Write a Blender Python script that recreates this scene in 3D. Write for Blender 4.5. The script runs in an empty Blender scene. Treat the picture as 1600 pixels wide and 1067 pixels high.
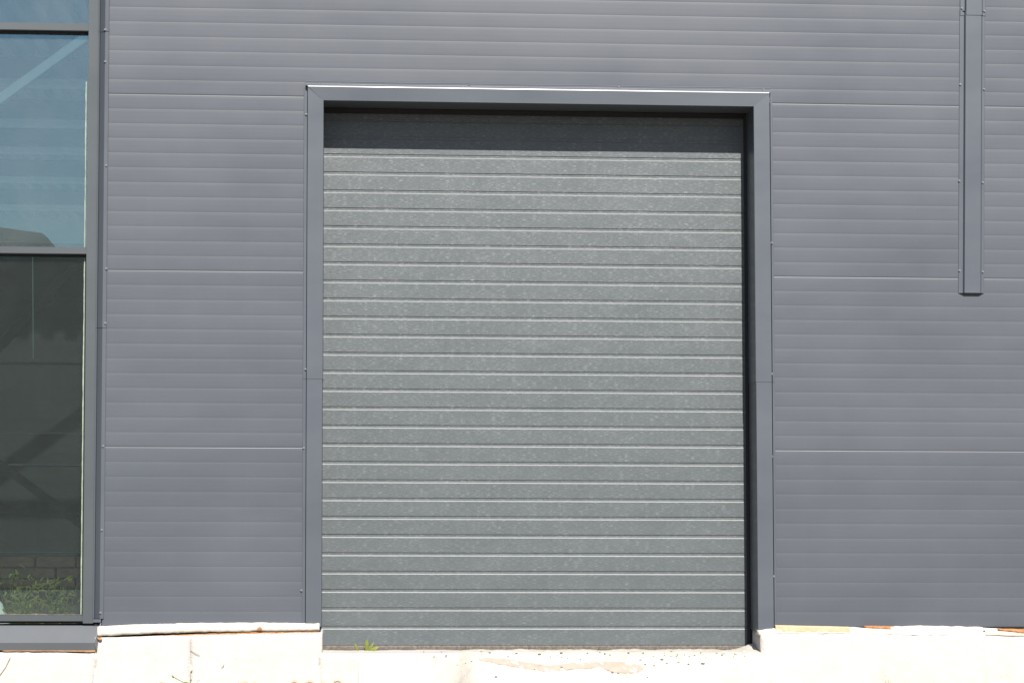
import bpy, bmesh, math, random
from mathutils import Vector, Matrix, noise
R = math.radians
rnd = random.Random(11)
S = bpy.context.scene
COL = S.collection

# ------------------------------------------------------------------ camera
F, CX, CY = 3700.0, 800.0, 533.5
VX, VY = 562.0, 771.0            # where the wall's own normal meets the picture
DIST, EYE = 13.3, 0.80
SHEAR = 0.0054                   # the cladding runs very slightly out of level
n_c = Vector((VX - CX, -(VY - CY), -F)).normalized()
up_c = Vector((0.0026, 1.0, 0.0)); up_c = (up_c - n_c * up_c.dot(n_c)).normalized()
right_c = n_c.cross(up_c)
ROT = Matrix((right_c, n_c, up_c))
cam_d = bpy.data.cameras.new('camera')
cam = bpy.data.objects.new('camera', cam_d); COL.objects.link(cam)
cam.matrix_world = Matrix.Translation((0, -DIST, EYE)) @ ROT.to_4x4()
cam_d.sensor_fit = 'HORIZONTAL'; cam_d.sensor_width = 36.0
cam_d.lens = F / 1600 * 36.0
cam_d.clip_start = 0.1; cam_d.clip_end = 3000
S.camera = cam

def at(px, py, d=0.0):
    """photo point -> (u, v) on the plane lying d metres behind the cladding face"""
    w = ROT @ Vector((px - CX, -(py - CY), -F))
    t = (DIST + d) / w.y
    x, z = w.x * t, EYE + w.z * t
    return x, z + SHEAR * x
def U(px, py=533, d=0.0): return at(px, py, d)[0]
def V(px, py, d=0.0): return at(px, py, d)[1]

# ------------------------------------------------------------------ materials
def mat(name):
    m = bpy.data.materials.new(name); m.use_nodes = True
    nt = m.node_tree; b = nt.nodes['Principled BSDF']
    return m, nt, b
def N(nt, t, **kw):
    n = nt.nodes.new(t)
    for k, v in kw.items():
        if k in n.inputs.keys(): n.inputs[k].default_value = v
        else: setattr(n, k, v)
    return n
def coords(nt, scale):
    tc = N(nt, 'ShaderNodeTexCoord'); mp = N(nt, 'ShaderNodeMapping')
    mp.inputs['Scale'].default_value = scale
    nt.links.new(tc.outputs['Object'], mp.inputs['Vector'])
    return mp.outputs['Vector']
def nz(nt, scale3, scale=1.0, detail=3.0, rough=0.55):
    n = N(nt, 'ShaderNodeTexNoise', Scale=scale, Detail=detail, Roughness=rough)
    nt.links.new(coords(nt, scale3), n.inputs['Vector'])
    return n.outputs['Fac']
def ramp(nt, fac, stops):
    r = N(nt, 'ShaderNodeValToRGB'); e = r.color_ramp.elements
    while len(e) < len(stops): e.new(0.5)
    for i, (p, c) in enumerate(stops):
        e[i].position = p
        e[i].color = (c, c, c, 1) if not isinstance(c, (tuple, list)) else (*c, 1)
    nt.links.new(fac, r.inputs['Fac'])
    return r.outputs['Color']
def mathn(nt, op, a, b=None, clamp=False):
    n = N(nt, 'ShaderNodeMath', operation=op); n.use_clamp = clamp
    for i, x in enumerate((a, b)):
        if x is None: continue
        if isinstance(x, (int, float)): n.inputs[i].default_value = x
        else: nt.links.new(x, n.inputs[i])
    return n.outputs[0]
def mix(nt, fac, a, b, blend='MIX'):
    n = N(nt, 'ShaderNodeMix', data_type='RGBA', blend_type=blend)
    for i, x in ((0, fac), (6, a), (7, b)):
        if isinstance(x, (int, float)): n.inputs[i].default_value = x
        elif isinstance(x, (tuple, list)): n.inputs[i].default_value = (*x, 1)
        else: nt.links.new(x, n.inputs[i])
    return n.outputs[2]
def bump(nt, b, h, strength=0.2, dist=0.01, prev=None):
    n = N(nt, 'ShaderNodeBump', Strength=strength, Distance=dist)
    nt.links.new(h, n.inputs['Height'])
    if prev is not None: nt.links.new(prev, n.inputs['Normal'])
    nt.links.new(n.outputs['Normal'], b.inputs['Normal'])
    return n.outputs['Normal']

def paint(name, base, rough=0.45, dust=0.35, wave=0.5, dustcol=(0.30, 0.29, 0.27)):
    m, nt, b = mat(name)
    big = nz(nt, (0.9, 0.9, 2.2), 1.0, 4, .6)
    streak = nz(nt, (9, 9, 0.6), 1.0, 4, .6)
    fine = nz(nt, (70, 70, 70), 1.0, 4, .7)
    c = mix(nt, ramp(nt, big, [(.3, 0.0), (.7, 1.0)]), tuple(x * .95 for x in base), tuple(x * 1.05 for x in base))
    s1 = mathn(nt, 'MULTIPLY', ramp(nt, streak, [(.5, 0.0), (.8, 1.0)]), ramp(nt, fine, [(.35, 0.2), (.75, 1.0)]))
    c = mix(nt, mathn(nt, 'MULTIPLY', s1, dust * .12), c, dustcol)
    spots = nz(nt, (14, 14, 10), 1.0, 8, .75)
    sp = mathn(nt, 'MULTIPLY', ramp(nt, spots, [(.66, 0.0), (.74, 1.0)]), ramp(nt, fine, [(.45, 0.0), (.65, 1.0)]))
    c = mix(nt, mathn(nt, 'MULTIPLY', sp, dust * 1.6), c, dustcol)
    nt.links.new(c, b.inputs['Base Color'])
    rr = ramp(nt, big, [(.25, rough - .06), (.75, rough + .08)])
    nt.links.new(rr, b.inputs['Roughness'])
    soft = nz(nt, (1.6, 1.6, 1.1), 1.0, 1, .4)
    bump(nt, b, soft, wave, 0.012)
    return m

WALL = (0.0560, 0.0630, 0.0775)
M = {}
M['cladding'] = paint('graphite_painted_steel', WALL, .42, .16, .55)
M['trim'] = paint('graphite_trim_steel', (0.0620, 0.0710, 0.0865), .36, .14, .2)
M['frame'] = paint('grey_aluminium_frame', (0.047, 0.056, 0.063), .42, .25, .1)
M['sill'] = paint('sill_steel', (0.082, 0.088, 0.097), .42, .45, .25)

# embossed steel of the door, dusty flecks lying in the embossing
m, nt, b = mat('embossed_dusty_steel'); M['door'] = m
g1 = nz(nt, (34, 34, 430), 1.0, 3, .65)
g2 = nz(nt, (400, 400, 80), 1.0, 2, .6)
big = nz(nt, (2.6, 2.6, 5.0), 1.0, 4, .6)
mid = nz(nt, (11, 11, 22), 1.0, 3, .6)
vert = nz(nt, (26, 26, 2.0), 1.0, 3, .6)
h = mathn(nt, 'ADD', ramp(nt, g1, [(.55, 0.0), (.61, 1.0)]), mathn(nt, 'MULTIPLY', ramp(nt, g2, [(.60, 0.0), (.66, 1.0)]), .6))
amt = mathn(nt, 'MULTIPLY', ramp(nt, mid, [(.36, 0.25), (.66, 1.0)]), ramp(nt, big, [(.25, 0.65), (.7, 1.0)]))
amt = mathn(nt, 'ADD', amt, mathn(nt, 'MULTIPLY', ramp(nt, vert, [(.5, 0.0), (.75, .25)]), ramp(nt, mid, [(.4, 0.2), (.6, 1.0)])))
tcz = N(nt, 'ShaderNodeTexCoord'); sz = N(nt, 'ShaderNodeSeparateXYZ')
nt.links.new(tcz.outputs['Object'], sz.inputs[0])
hgt_ = N(nt, 'ShaderNodeMapRange'); nt.links.new(sz.outputs['Z'], hgt_.inputs[0])
for i_, x_ in ((1, 0.2), (2, 2.3), (3, .62), (4, 1.15)): hgt_.inputs[i_].default_value = x_
amt = mathn(nt, 'MULTIPLY', amt, hgt_.outputs[0])             # the upper courses carry more dust
fl = mathn(nt, 'MULTIPLY', h, amt, True)
base = mix(nt, ramp(nt, big, [(.3, 0.0), (.7, 1.0)]), (0.060, 0.071, 0.077), (0.072, 0.083, 0.089))
base = mix(nt, ramp(nt, g1, [(.3, .6), (.5, 0.0)]), base, (0.050, 0.059, 0.061))
geo = N(nt, 'ShaderNodeNewGeometry'); sx = N(nt, 'ShaderNodeSeparateXYZ')
nt.links.new(geo.outputs['True Normal'], sx.inputs[0])
ledge = ramp(nt, sx.outputs['Z'], [(.22, 0.0), (.5, 1.0)])       # upward faces of the ribs are coloured lighter
ledge_i = mathn(nt, 'SUBTRACT', 1.0, ledge)
c = mix(nt, mathn(nt, 'MULTIPLY', mathn(nt, 'MULTIPLY', fl, 0.66), ledge_i), base, (0.25, 0.265, 0.272))
c = mix(nt, mathn(nt, 'MULTIPLY', ledge, .6), c, (0.22, 0.23, 0.23))
nt.links.new(c, b.inputs['Base Color'])
b.inputs['Roughness'].default_value = .42
bump(nt, b, mathn(nt, 'ADD', g1, g2), .35, .0015)

def simple(name, col, rough=.8, var=.25, scale=12, bmp=.3, bdist=.01, metallic=0.0):
    m, nt, b = mat(name)
    n1 = nz(nt, (scale, scale, scale), 1.0, 6, .65)
    c = mix(nt, ramp(nt, n1, [(.3, 0.0), (.7, 1.0)]), tuple(x * (1 - var) for x in col), tuple(min(1, x * (1 + var)) for x in col))
    nt.links.new(c, b.inputs['Base Color'])
    b.inputs['Roughness'].default_value = rough; b.inputs['Metallic'].default_value = metallic
    if bmp: bump(nt, b, n1, bmp, bdist)
    return m
def gritty(name, col, dark, amt):
    m, nt, b = mat(name)
    n1 = nz(nt, (2.5, 2.5, 3.5), 1.0, 6, .65); n2 = nz(nt, (16, 16, 16), 1.0, 8, .75); n3 = nz(nt, (90, 90, 90), 1.0, 4, .7)
    drip = nz(nt, (14, 14, 1.6), 1.0, 5, .65)
    st = mathn(nt, 'MULTIPLY', ramp(nt, n1, [(.42, 0.0), (.7, 1.0)]), ramp(nt, n2, [(.38, 0.1), (.66, 1.0)]))
    st = mathn(nt, 'ADD', st, mathn(nt, 'MULTIPLY', ramp(nt, drip, [(.55, 0.0), (.75, .7)]), ramp(nt, n2, [(.35, 0.2), (.6, 1.0)])))
    c = mix(nt, mathn(nt, 'MULTIPLY', st, amt, True), col, dark)
    c = mix(nt, mathn(nt, 'MULTIPLY', ramp(nt, n3, [(.63, 0.0), (.72, 1.0)]), .35), c, tuple(x * .5 for x in dark))
    nt.links.new(c, b.inputs['Base Color']); b.inputs['Roughness'].default_value = .92
    bump(nt, b, mathn(nt, 'ADD', n2, mathn(nt, 'MULTIPLY', n3, .4)), .6, .012)
    return m
M['concrete'] = gritty('pale_concrete', (0.435, 0.418, 0.395), (0.34, 0.30, 0.255), .55)
M['ground'] = simple('dry_sandy_ground', (0.20, 0.175, 0.14), .95, .2, 3, .6, .03)
M['sand'] = gritty('pale_sand', (0.42, 0.395, 0.355), (0.31, 0.265, 0.215), .8)
M['tan'] = simple('tan_sand', (0.315, 0.262, 0.22), .9, .10, 22, .3, .006)
M['mortar'] = simple('white_mortar', (0.47, 0.435, 0.39), .95, .16, 40, .6, .006)
M['foam'] = simple('aged_orange_foam', (0.30, 0.145, 0.06), .95, .4, 60, .8, .008)
M['foampale'] = simple('pale_tan_foam', (0.32, 0.19, 0.11), .95, .3, 60, .6, .006)
M['rust'] = simple('rusty_steel_edge', (0.20, 0.07, 0.03), .9, .4, 50, .5, .004)
M['wood'] = simple('raw_pine', (0.40, 0.315, 0.20), .8, .16, 24, .3, .004)
M['wood2'] = simple('grey_weathered_pine', (0.50, 0.43, 0.35), .85, .15, 24, .3, .004)
M['rubber'] = simple('black_rubber', (0.012, 0.012, 0.013), .7, .3, 40, .3, .003)
M['seal'] = simple('dusty_brown_seal', (0.105, 0.090, 0.076), .85, .45, 55, .7, .006)
M['screw'] = simple('zinc_screw', (0.16, 0.165, 0.17), .35, .2, 90, .1, .001, .3)
M['stone'] = simple('dark_pebble', (0.10, 0.095, 0.085), .9, .35, 60, .5, .004)
M['twig'] = simple('dry_twig', (0.20, 0.15, 0.10), .9, .3, 80, .3, .002)
M['pinkpaint'] = simple('faded_red_paint', (0.47, 0.33, 0.25), .9, .25, 60, .2, .002)
M['gasket'] = simple('pale_green_sealant', (0.27, 0.31, 0.25), .6, .25, 30, .3, .003)
M['black'] = simple('dark_gap_rubber', (0.010, 0.010, 0.011), .8, .2, 40, 0)
M['steel_shade'] = simple('shade_black_steel', (0.004, 0.004, 0.004), .7, .3, 8, .1)  # near-black: shade painted into the lower braces and purlin webs
M['steel_shade'].node_tree.nodes['Principled BSDF'].inputs['Specular IOR Level'].default_value = .05
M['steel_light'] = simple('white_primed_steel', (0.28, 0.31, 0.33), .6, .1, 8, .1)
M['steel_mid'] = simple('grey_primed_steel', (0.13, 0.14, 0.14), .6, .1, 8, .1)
M['flange'] = simple('light_band_flange', (0.78, 0.80, 0.80), .6, .05, 8, .1)  # near-white tone paints the light band along each purlin
M['deck'] = simple('pale_roof_deck', (0.55, 0.59, 0.60), .6, .08, 4, .1)
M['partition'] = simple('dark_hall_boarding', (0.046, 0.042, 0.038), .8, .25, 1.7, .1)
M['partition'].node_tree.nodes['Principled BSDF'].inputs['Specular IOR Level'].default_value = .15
M['soil'] = simple('dark_soil', (0.03, 0.027, 0.021), .95, .4, 14, .8, .03)
M['brick'] = simple('dull_red_brick', (0.09, 0.055, 0.045), .9, .35, 12, .5, .01)
M['cloth'] = simple('pale_sack', (0.55, 0.58, 0.56), .9, .15, 14, .5, .01)
M['hill'] = simple('dark_green_slope', (0.014, 0.016, 0.012), .95, .4, .6, .5, .2)
def leafmat(name, a, bcol):
    m, nt, b = mat(name)
    n1 = nz(nt, (25, 25, 25), 1.0, 3, .6)
    nt.links.new(mix(nt, ramp(nt, n1, [(.3, 0.0), (.7, 1.0)]), a, bcol), b.inputs['Base Color'])
    b.inputs['Roughness'].default_value = .55
    tr = N(nt, 'ShaderNodeBsdfTranslucent'); tr.inputs[0].default_value = (*[x * 1.2 for x in bcol], 1)
    mx = N(nt, 'ShaderNodeMixShader', Fac=.3)
    nt.links.new(b.outputs[0], mx.inputs[1]); nt.links.new(tr.outputs[0], mx.inputs[2])
    nt.links.new(mx.outputs[0], nt.nodes['Material Output'].inputs['Surface'])
    return m
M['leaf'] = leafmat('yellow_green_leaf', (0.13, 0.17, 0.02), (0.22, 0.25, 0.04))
M['leaf_in'] = leafmat('dull_green_leaf', (0.075, 0.085, 0.010), (0.17, 0.175, 0.022))  # darker green for the weeds behind the window

def glassmat(name, tint, refl, fac, dirt=.06):
    m, nt, b = mat(name); nt.nodes.remove(b)
    tr = N(nt, 'ShaderNodeBsdfTransparent'); tr.inputs[0].default_value = (*tint, 1)
    gl = N(nt, 'ShaderNodeBsdfGlossy', Roughness=0.004); gl.inputs[0].default_value = (*refl, 1)
    soft = nz(nt, (1.2, 1.2, 1.0), 1.0, 1, .4)
    bp = N(nt, 'ShaderNodeBump', Strength=.03, Distance=.004)
    nt.links.new(soft, bp.inputs['Height']); nt.links.new(bp.outputs[0], gl.inputs['Normal'])
    mx = N(nt, 'ShaderNodeMixShader', Fac=fac)
    nt.links.new(tr.outputs[0], mx.inputs[1]); nt.links.new(gl.outputs[0], mx.inputs[2])
    df = N(nt, 'ShaderNodeBsdfDiffuse'); df.inputs[0].default_value = (.30, .30, .28, 1)
    dn = nz(nt, (5, 5, 2.5), 1.0, 6, .7)
    fine = nz(nt, (120, 120, 120), 1.0, 3, .7)
    dd = mathn(nt, 'MULTIPLY', ramp(nt, dn, [(.4, .6), (.75, 1.0)]), ramp(nt, fine, [(.4, .3), (.7, 1.0)]))
    m2 = N(nt, 'ShaderNodeMixShader')
    nt.links.new(mathn(nt, 'MULTIPLY', dd, dirt), m2.inputs[0])
    nt.links.new(mx.outputs[0], m2.inputs[1]); nt.links.new(df.outputs[0], m2.inputs[2])
    nt.links.new(m2.outputs[0], nt.nodes['Material Output'].inputs['Surface'])
    return m
M['glass_hazy'] = glassmat('hazy_blue_glass', (.66, .74, .74), (.44, .72, .86), .19, .22)  # stronger diffuse haze pales the upper panes
M['glass'] = glassmat('coated_blue_glass', (.80, .86, .84), (.46, .60, .64), .12, .045)

# ------------------------------------------------------------------ mesh helpers (u across, d into the wall, v up)
def P(u, d, v): return (u, d, v - SHEAR * u)
def finish(name, bm, m, parent=None, smooth=False, origin=None):
    bmesh.ops.recalc_face_normals(bm, faces=bm.faces)
    me = bpy.data.meshes.new(name)
    if smooth:
        for f in bm.faces: f.smooth = True
    o = bpy.data.objects.new(name, me); COL.objects.link(o)
    if parent is None and origin is not None:
        for v in bm.verts: v.co -= Vector(origin)
        o.location = origin
    if parent is not None:
        off = Vector(parent_world(parent))
        for v in bm.verts: v.co -= off
        o.parent = parent
    bm.to_mesh(me); bm.free()
    me.materials.append(m)
    return o
def parent_world(o):
    p = Vector(o.location)
    while o.parent: o = o.parent; p = p + Vector(o.location)
    return p
def tag(o, label=None, cat=None, group=None, kind=None):
    for k, v in (('label', label), ('category', cat), ('group', group), ('kind', kind)):
        if v: o[k] = v
    return o
def thing(name, label, cat, loc=(0, 0, 0), group=None):
    o = bpy.data.objects.new(name, None); COL.objects.link(o)
    o.location = loc; o.empty_display_size = .2
    return tag(o, label, cat, group)
def hexa(bm, c):
    vs = [bm.verts.new(p) for p in c]
    for f in ((0,1,2,3), (7,6,5,4), (0,4,5,1), (1,5,6,2), (2,6,7,3), (3,7,4,0)):
        bm.faces.new([vs[i] for i in f])
    return vs
def box(bm, u0, u1, d0, d1, v0, v1, bev=0.0):
    t = bmesh.new() if bev else bm
    hexa(t, [P(u0,d0,v0), P(u1,d0,v0), P(u1,d1,v0), P(u0,d1,v0), P(u0,d0,v1), P(u1,d0,v1), P(u1,d1,v1), P(u0,d1,v1)])
    if bev:
        bmesh.ops.recalc_face_normals(t, faces=t.faces)
        bmesh.ops.bevel(t, geom=t.edges[:], offset=bev, segments=2, affect='EDGES')
        merge(bm, t)
def merge(bm, t):
    me = bpy.data.meshes.new('x'); t.to_mesh(me); bm.from_mesh(me); t.free(); bpy.data.meshes.remove(me)
def extrude_u(bm, prof, us, close=True):
    """profile of (d, v) swept along u"""
    rings = []
    for u in us: rings.append([bm.verts.new(P(u, d, v)) for d, v in prof])
    n = len(prof)
    for a, b in zip(rings, rings[1:]):
        for i in range(n if close else n - 1):
            j = (i + 1) % n
            bm.faces.new((a[i], a[j], b[j], b[i]))
    if close:
        bm.faces.new(rings[0]); bm.faces.new(list(reversed(rings[-1])))
def extrude_v(bm, prof, ends, close=True):
    """profile of (u, d) swept up v; ends: list of functions u->(u, v) for each ring"""
    rings = []
    for fn in ends: rings.append([bm.verts.new(P(fn(u, d)[0], d, fn(u, d)[1])) for u, d in prof])
    n = len(prof)
    for a, b in zip(rings, rings[1:]):
        for i in range(n if close else n - 1):
            j = (i + 1) % n
            bm.faces.new((a[i], a[j], b[j], b[i]))
    if close:
        bm.faces.new(rings[0]); bm.faces.new(list(reversed(rings[-1])))
def bar(bm, a, b, w, h, up=(0, 0, 1)):
    a, b = Vector(a), Vector(b); t = (b - a).normalized()
    s = t.cross(Vector(up)).normalized(); q = s.cross(t)
    c = []
    for p in (a, b):
        for x, y in ((-1,-1), (1,-1), (1,1), (-1,1)): c.append(p + s * x * w / 2 + q * y * h / 2)
    hexa(bm, c)
def screw(px, py, d, parent, r=.0052):
    u, v = at(px, py, d)
    bm = bmesh.new()
    for rad, d0, d1, seg in ((r * 1.5, 0, .0015, 16), (r, .0015, .0075, 6)):
        lo = [bm.verts.new(P(u + rad * math.cos(2*math.pi*i/seg), d - d0, v + rad * math.sin(2*math.pi*i/seg))) for i in range(seg)]
        hi = [bm.verts.new(P(u + rad*.9 * math.cos(2*math.pi*i/seg), d - d1, v + rad*.9 * math.sin(2*math.pi*i/seg))) for i in range(seg)]
        for i in range(seg): bm.faces.new((lo[i], lo[(i+1)%seg], hi[(i+1)%seg], hi[i]))
        bm.faces.new(hi); bm.faces.new(list(reversed(lo)))
    return finish('screw', bm, M['screw'], parent)

# ------------------------------------------------------------------ main lines of the facade
GROUND = -0.75
V_SEAM = [V(170, 147), V(170, 422), V(170, 698)]
MOD = (V_SEAM[0] - V_SEAM[2]) / 2
V_BOT = V_SEAM[2] - MOD * 1.004
U_PANEL_L = U(164, 500)
DOOR_D = .238
UJL_O, UJL_I = U(481, 190) , U(505, 190)             # left jamb face, outer and inner edge
UJR_I, UJR_O = U(1177, 200), U(1201, 200)
V_HEAD_I = V(507, 158.5); V_HEAD_O = V(490, 137)
FL = .022                                             # width of the trim's nailing flange
U_END = U(1600, 500) + 4.5
V_TOP = V_SEAM[0] + MOD * 3

# ------------------------------------------------------------------ cladding
wall = thing('cladding_wall', 'graphite grey horizontally ribbed metal cladding around the shutter door', 'wall', (UJR_O, 0, V_BOT))
def panel_profile(v0, v1):
    gap, lip, A, n = .0004, .0034, .00072, 12
    prof = [(.08, v0 + gap), (.001, v0 + gap)]
    p = (v1 - v0) / n
    for k in range(n):
        b0, b1 = v0 + k * p, v0 + (k + 1) * p
        if k == 0: b0 += gap
        if k == n - 1: b1 -= lip
        for i, (t, o) in enumerate(((0, 0), (.07, .5), (.2, .8), (.5, 1.0), (.8, .82), (.93, .45), (1, 0))):
            if i == 0 and k == 0: continue
            if t == 1 and k < n - 1: continue
            prof.append((-A * o, b0 + (b1 - b0) * t))
    prof += [(.0001, v1 - .0028), (.0008, v1 - .0010), (.0020, v1 - .0002), (.08, v1)]
    return prof
def panel(u0, u1, v0, v1):
    bm = bmesh.new()
    n = max(2, int((u1 - u0) / .8))
    extrude_u(bm, panel_profile(v0, v1), [u0 + (u1 - u0) * i / n for i in range(n + 1)])
    return finish('wall_panel', bm, M['cladding'], wall)
uW0_ = U(134, 500) - 1.55 - .062; uWL_ = uW0_ - 3.4
rows = [(V_BOT, V_SEAM[2]), (V_SEAM[2], V_SEAM[1]), (V_SEAM[1], V_SEAM[0])]
for v0, v1 in rows:
    panel(U_PANEL_L, UJL_O - .008, v0, v1)
    panel(UJR_O + .0125, U_END, v0, v1)
    panel(uWL_, uW0_, v0, v1)
# the course over the door: one panel with its lower part cut by the opening is read from the photo as whole above the seam
for k in range(3):
    panel(U_PANEL_L, U_END, V_SEAM[0] + MOD * k, V_SEAM[0] + MOD * (k + 1)); panel(uWL_, uW0_, V_SEAM[0] + MOD * k, V_SEAM[0] + MOD * (k + 1))

# ------------------------------------------------------------------ door surround
PR = .030                                              # how far the trim stands proud
sur = thing('door_surround', 'folded grey steel trim framing the shutter door opening', 'door frame', (UJL_O, 0, 0))
V_JL, V_JR = V(475, 978), V(1200, 986)
def jamb(uo, ui, side, v0, v1, extra, name='jamb_trim', miter=False):
    """side -1: left jamb; the profile runs flange, step, face, return into the opening"""
    s = side; t = .0012; e = extra; gw = .0045 if s < 0 else .0095
    fo = uo + s * FL
    front = [(fo, -.002 - e), (fo - s * .001, -.004 - e), (uo + s * gw, -.004 - e), (uo + s * (gw - .0005), .012), (uo + s * .0008, .012), (uo, -PR - e), (ui + s * .0008, -PR - e), (ui - s * e, -PR + .0008 - e), (ui - s * e, DOOR_D)]
    back = [(ui + s * t * 2, DOOR_D), (ui + s * t * 2, -PR + t * 2), (uo - s * t * 2, -PR + t * 2), (uo - s * t * 2, .0135), (uo + s * (gw + .0013), .0135), (uo + s * (gw + .0013), -.0005), (fo, -.0005)]
    bm = bmesh.new()
    if miter:
        def top(u, d):
            # cut to meet the head piece on a diagonal: outer edge high, inner edge low
            k = (u - uo) / (ui - uo); k = max(0.0, min(1.0, k))
            return u, V_HEAD_O + (V_HEAD_I - V_HEAD_O) * k
        if s < 0 or True: extrude_v(bm, front + back, [lambda u, d: (u, v0), top])
    else:
        extrude_v(bm, front + back, [lambda u, d: (u, v0), lambda u, d: (u, v1)])
    return finish(name, bm, M['trim'], sur)
vjl = V(480, 592); vjr = V(1203, 597)
jl_low = jamb(UJL_O, UJL_I, -1, V_JL, vjl + .03, 0)
jl_up = jamb(UJL_O, UJL_I, -1, vjl, None, .0020, miter=True)
jr_low = jamb(UJR_O, UJR_I, 1, V_JR, vjr + .03, 0)
jr_up = jamb(UJR_O, UJR_I, 1, vjr, None, .0020, miter=True)
for p in ((478.5, 179), (477.5, 577)): screw(*p, -.008, jl_up)
for p in ((474.5, 700), (471, 922)): screw(*p, -.004, jl_low)
for p in ((1206, 380), (1205.5, 584)): screw(*p, -.008, jr_up)
for p in ((1206, 713), (1208.5, 900)): screw(*p, -.004, jr_low)
# head piece
ho, hi = V_HEAD_O, V_HEAD_I
hp = [(-.001, ho + .034), (-.0055, ho + .035), (-.0065, ho + .033), (-.0045, ho + .0305), (-.0045, ho + .0215), (-PR + .008, ho + .0145), (-PR - .0010, ho + .0095), (-PR - .0042, ho + .0045), (-PR - .0060, ho - .0015), (-PR - .0035, ho - .0025), (-PR - .0005, hi + .0008), (-PR + .001, hi), (DOOR_D, hi),
      (DOOR_D, hi + .003), (-PR, hi + .003), (-PR, ho + .001), (-.001, ho + .010)]
u0h, u1h = UJL_O, UJR_O
def hm(u_edge_o, u_edge_i, d, v):
    k = (v - ho) / (hi - ho); k = max(0.0, min(1.0, k))
    return u_edge_o + (u_edge_i - u_edge_o) * k
def head_length(k0, k1, proud):
    bm = bmesh.new(); rings = []; n = 12
    for j in range(n + 1):
        ring = []
        for d, v in hp:
            a = hm(UJL_O, UJL_I, d, v) if v <= ho + .006 else UJL_O - .012
            b = hm(UJR_O, UJR_I, d, v) if v <= ho + .006 else UJR_O + .012
            k = k0 + (k1 - k0) * j / n
            pr = proud if d < .1 and v > hi - .001 else 0
            ring.append(bm.verts.new(P(a + (b - a) * k, d - pr, v - pr * .3 + .0009 * math.sin(k * 23) * (v > ho + .02))))
        rings.append(ring)
    for a, b_ in zip(rings, rings[1:]):
        for i in range(len(hp)):
            j = (i + 1) % len(hp); bm.faces.new((a[i], a[j], b_[j], b_[i]))
    bm.faces.new(rings[0]); bm.faces.new(list(reversed(rings[-1])))
    return finish('head_trim', bm, M['trim'], sur)
KH = (932 - 481) / 720.0
head = head_length(0, KH + .012, .0018); head2 = head_length(KH, 1, 0)
for p in ((499, 131), (733, 133.5), (967, 137), (1193, 140.5)): screw(*p, -.0048, head, .0045)

# ------------------------------------------------------------------ sectional door
door = thing('sectional_door', 'closed grey ribbed shutter door with dusty flecks, set deep in its opening', 'door', ((UJL_I + UJR_I) / 2, DOOR_D, 0))
v_r0 = V(507, 245, DOOR_D); v_r25 = V(505, 953.5, DOOR_D)        # bright rib edges, first and 25th
PITCH = (v_r0 - v_r25) / 25
V_DB = V(505, 1007.5, DOOR_D)
UDL, UDR = UJL_I - .03, U(1166, 600, DOOR_D) 
def slat_pts(vb, vt):
    """one slat from its bottom edge up; vt is the bright rib edge of the slat (its top)"""
    g = .0040
    return [(DOOR_D + g, vb), (DOOR_D + .0008, vb + .0002), (DOOR_D, vb + .001), (DOOR_D, vt - .0026), (DOOR_D + .0008, vt - .0010), (DOOR_D + .0026, vt + .0010), (DOOR_D + g, vt + .0030)]
GRV = .0215                                             # groove: from bright edge up to the next slat's lower edge
edges = [v_r0 + PITCH * k for k in range(4, -1, -1)] + [v_r0 - PITCH * k for k in range(1, 27)]
per, sec = 5, []
tops = edges                                            # top edges of successive slats, from above
k = 0
while k < len(tops):
    grp = tops[k:k + per] if len(tops) - (k + per) > 2 else tops[k:]
    sec.append(grp); k += len(grp)
for gi, grp in enumerate(sec):
    prof = []
    for vt in reversed(grp):
        nxt = vt - PITCH
        vb = nxt + GRV * .82 if vt is not tops[-1] else V_DB
        if vt == tops[-1]: vb = V_DB
        prof += slat_pts(vb, vt)
    prof = [(DOOR_D + .04, prof[0][1])] + prof
    top_v = grp[0] + GRV * .82 - .0008
    prof += [(DOOR_D + .0040, top_v), (DOOR_D + .04, top_v)]
    bm = bmesh.new()
    extrude_u(bm, prof, [UDL + (UDR - UDL) * i / 4 for i in range(5)])
    finish('door_section', bm, M['door'], door)
# bottom rubber seal, lumpy with dirt
bm = bmesh.new()
us = [UDL + (UDR - UDL) * i / 120 for i in range(121)]
rings = []
for i, u in enumerate(us):
    j = noise.noise(Vector((u * 9, 1.3, 0))) * .0018
    prof = [(DOOR_D + .03, V_DB - .0012), (DOOR_D - .001 + j, V_DB - .0012), (DOOR_D - .004 + j, V_DB - .010), (DOOR_D - .001, V_DB - .026 + j), (DOOR_D + .03, V_DB - .028)]
    rings.append([bm.verts.new(P(u, d, v)) for d, v in prof])
for a, b_ in zip(rings, rings[1:]):
    for i in range(5):
        j = (i + 1) % 5; bm.faces.new((a[i], a[j], b_[j], b_[i]))
bm.faces.new(rings[0]); bm.faces.new(list(reversed(rings[-1])))
finish('bottom_seal', bm, M['seal'], door)
# black side seals and head seal that the leaf closes against
bm = bmesh.new(); box(bm, UDR + .001, UJR_I + .012, DOOR_D + .001, DOOR_D + .05, V_DB - .03, hi + .02); finish('side_seal', bm, M['rubber'], door)
bm = bmesh.new(); box(bm, UDR - .006, UDR + .012, DOOR_D - .012, DOOR_D - .0006, V_DB - .02, hi - .002, .003); finish('side_seal', bm, M['rubber'], door)
bm = bmesh.new(); box(bm, UDL + .03, UDR - .008, DOOR_D - .016, DOOR_D - .0006, hi - .030, hi - .001, .003); finish('head_seal', bm, M['rubber'], door)

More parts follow.
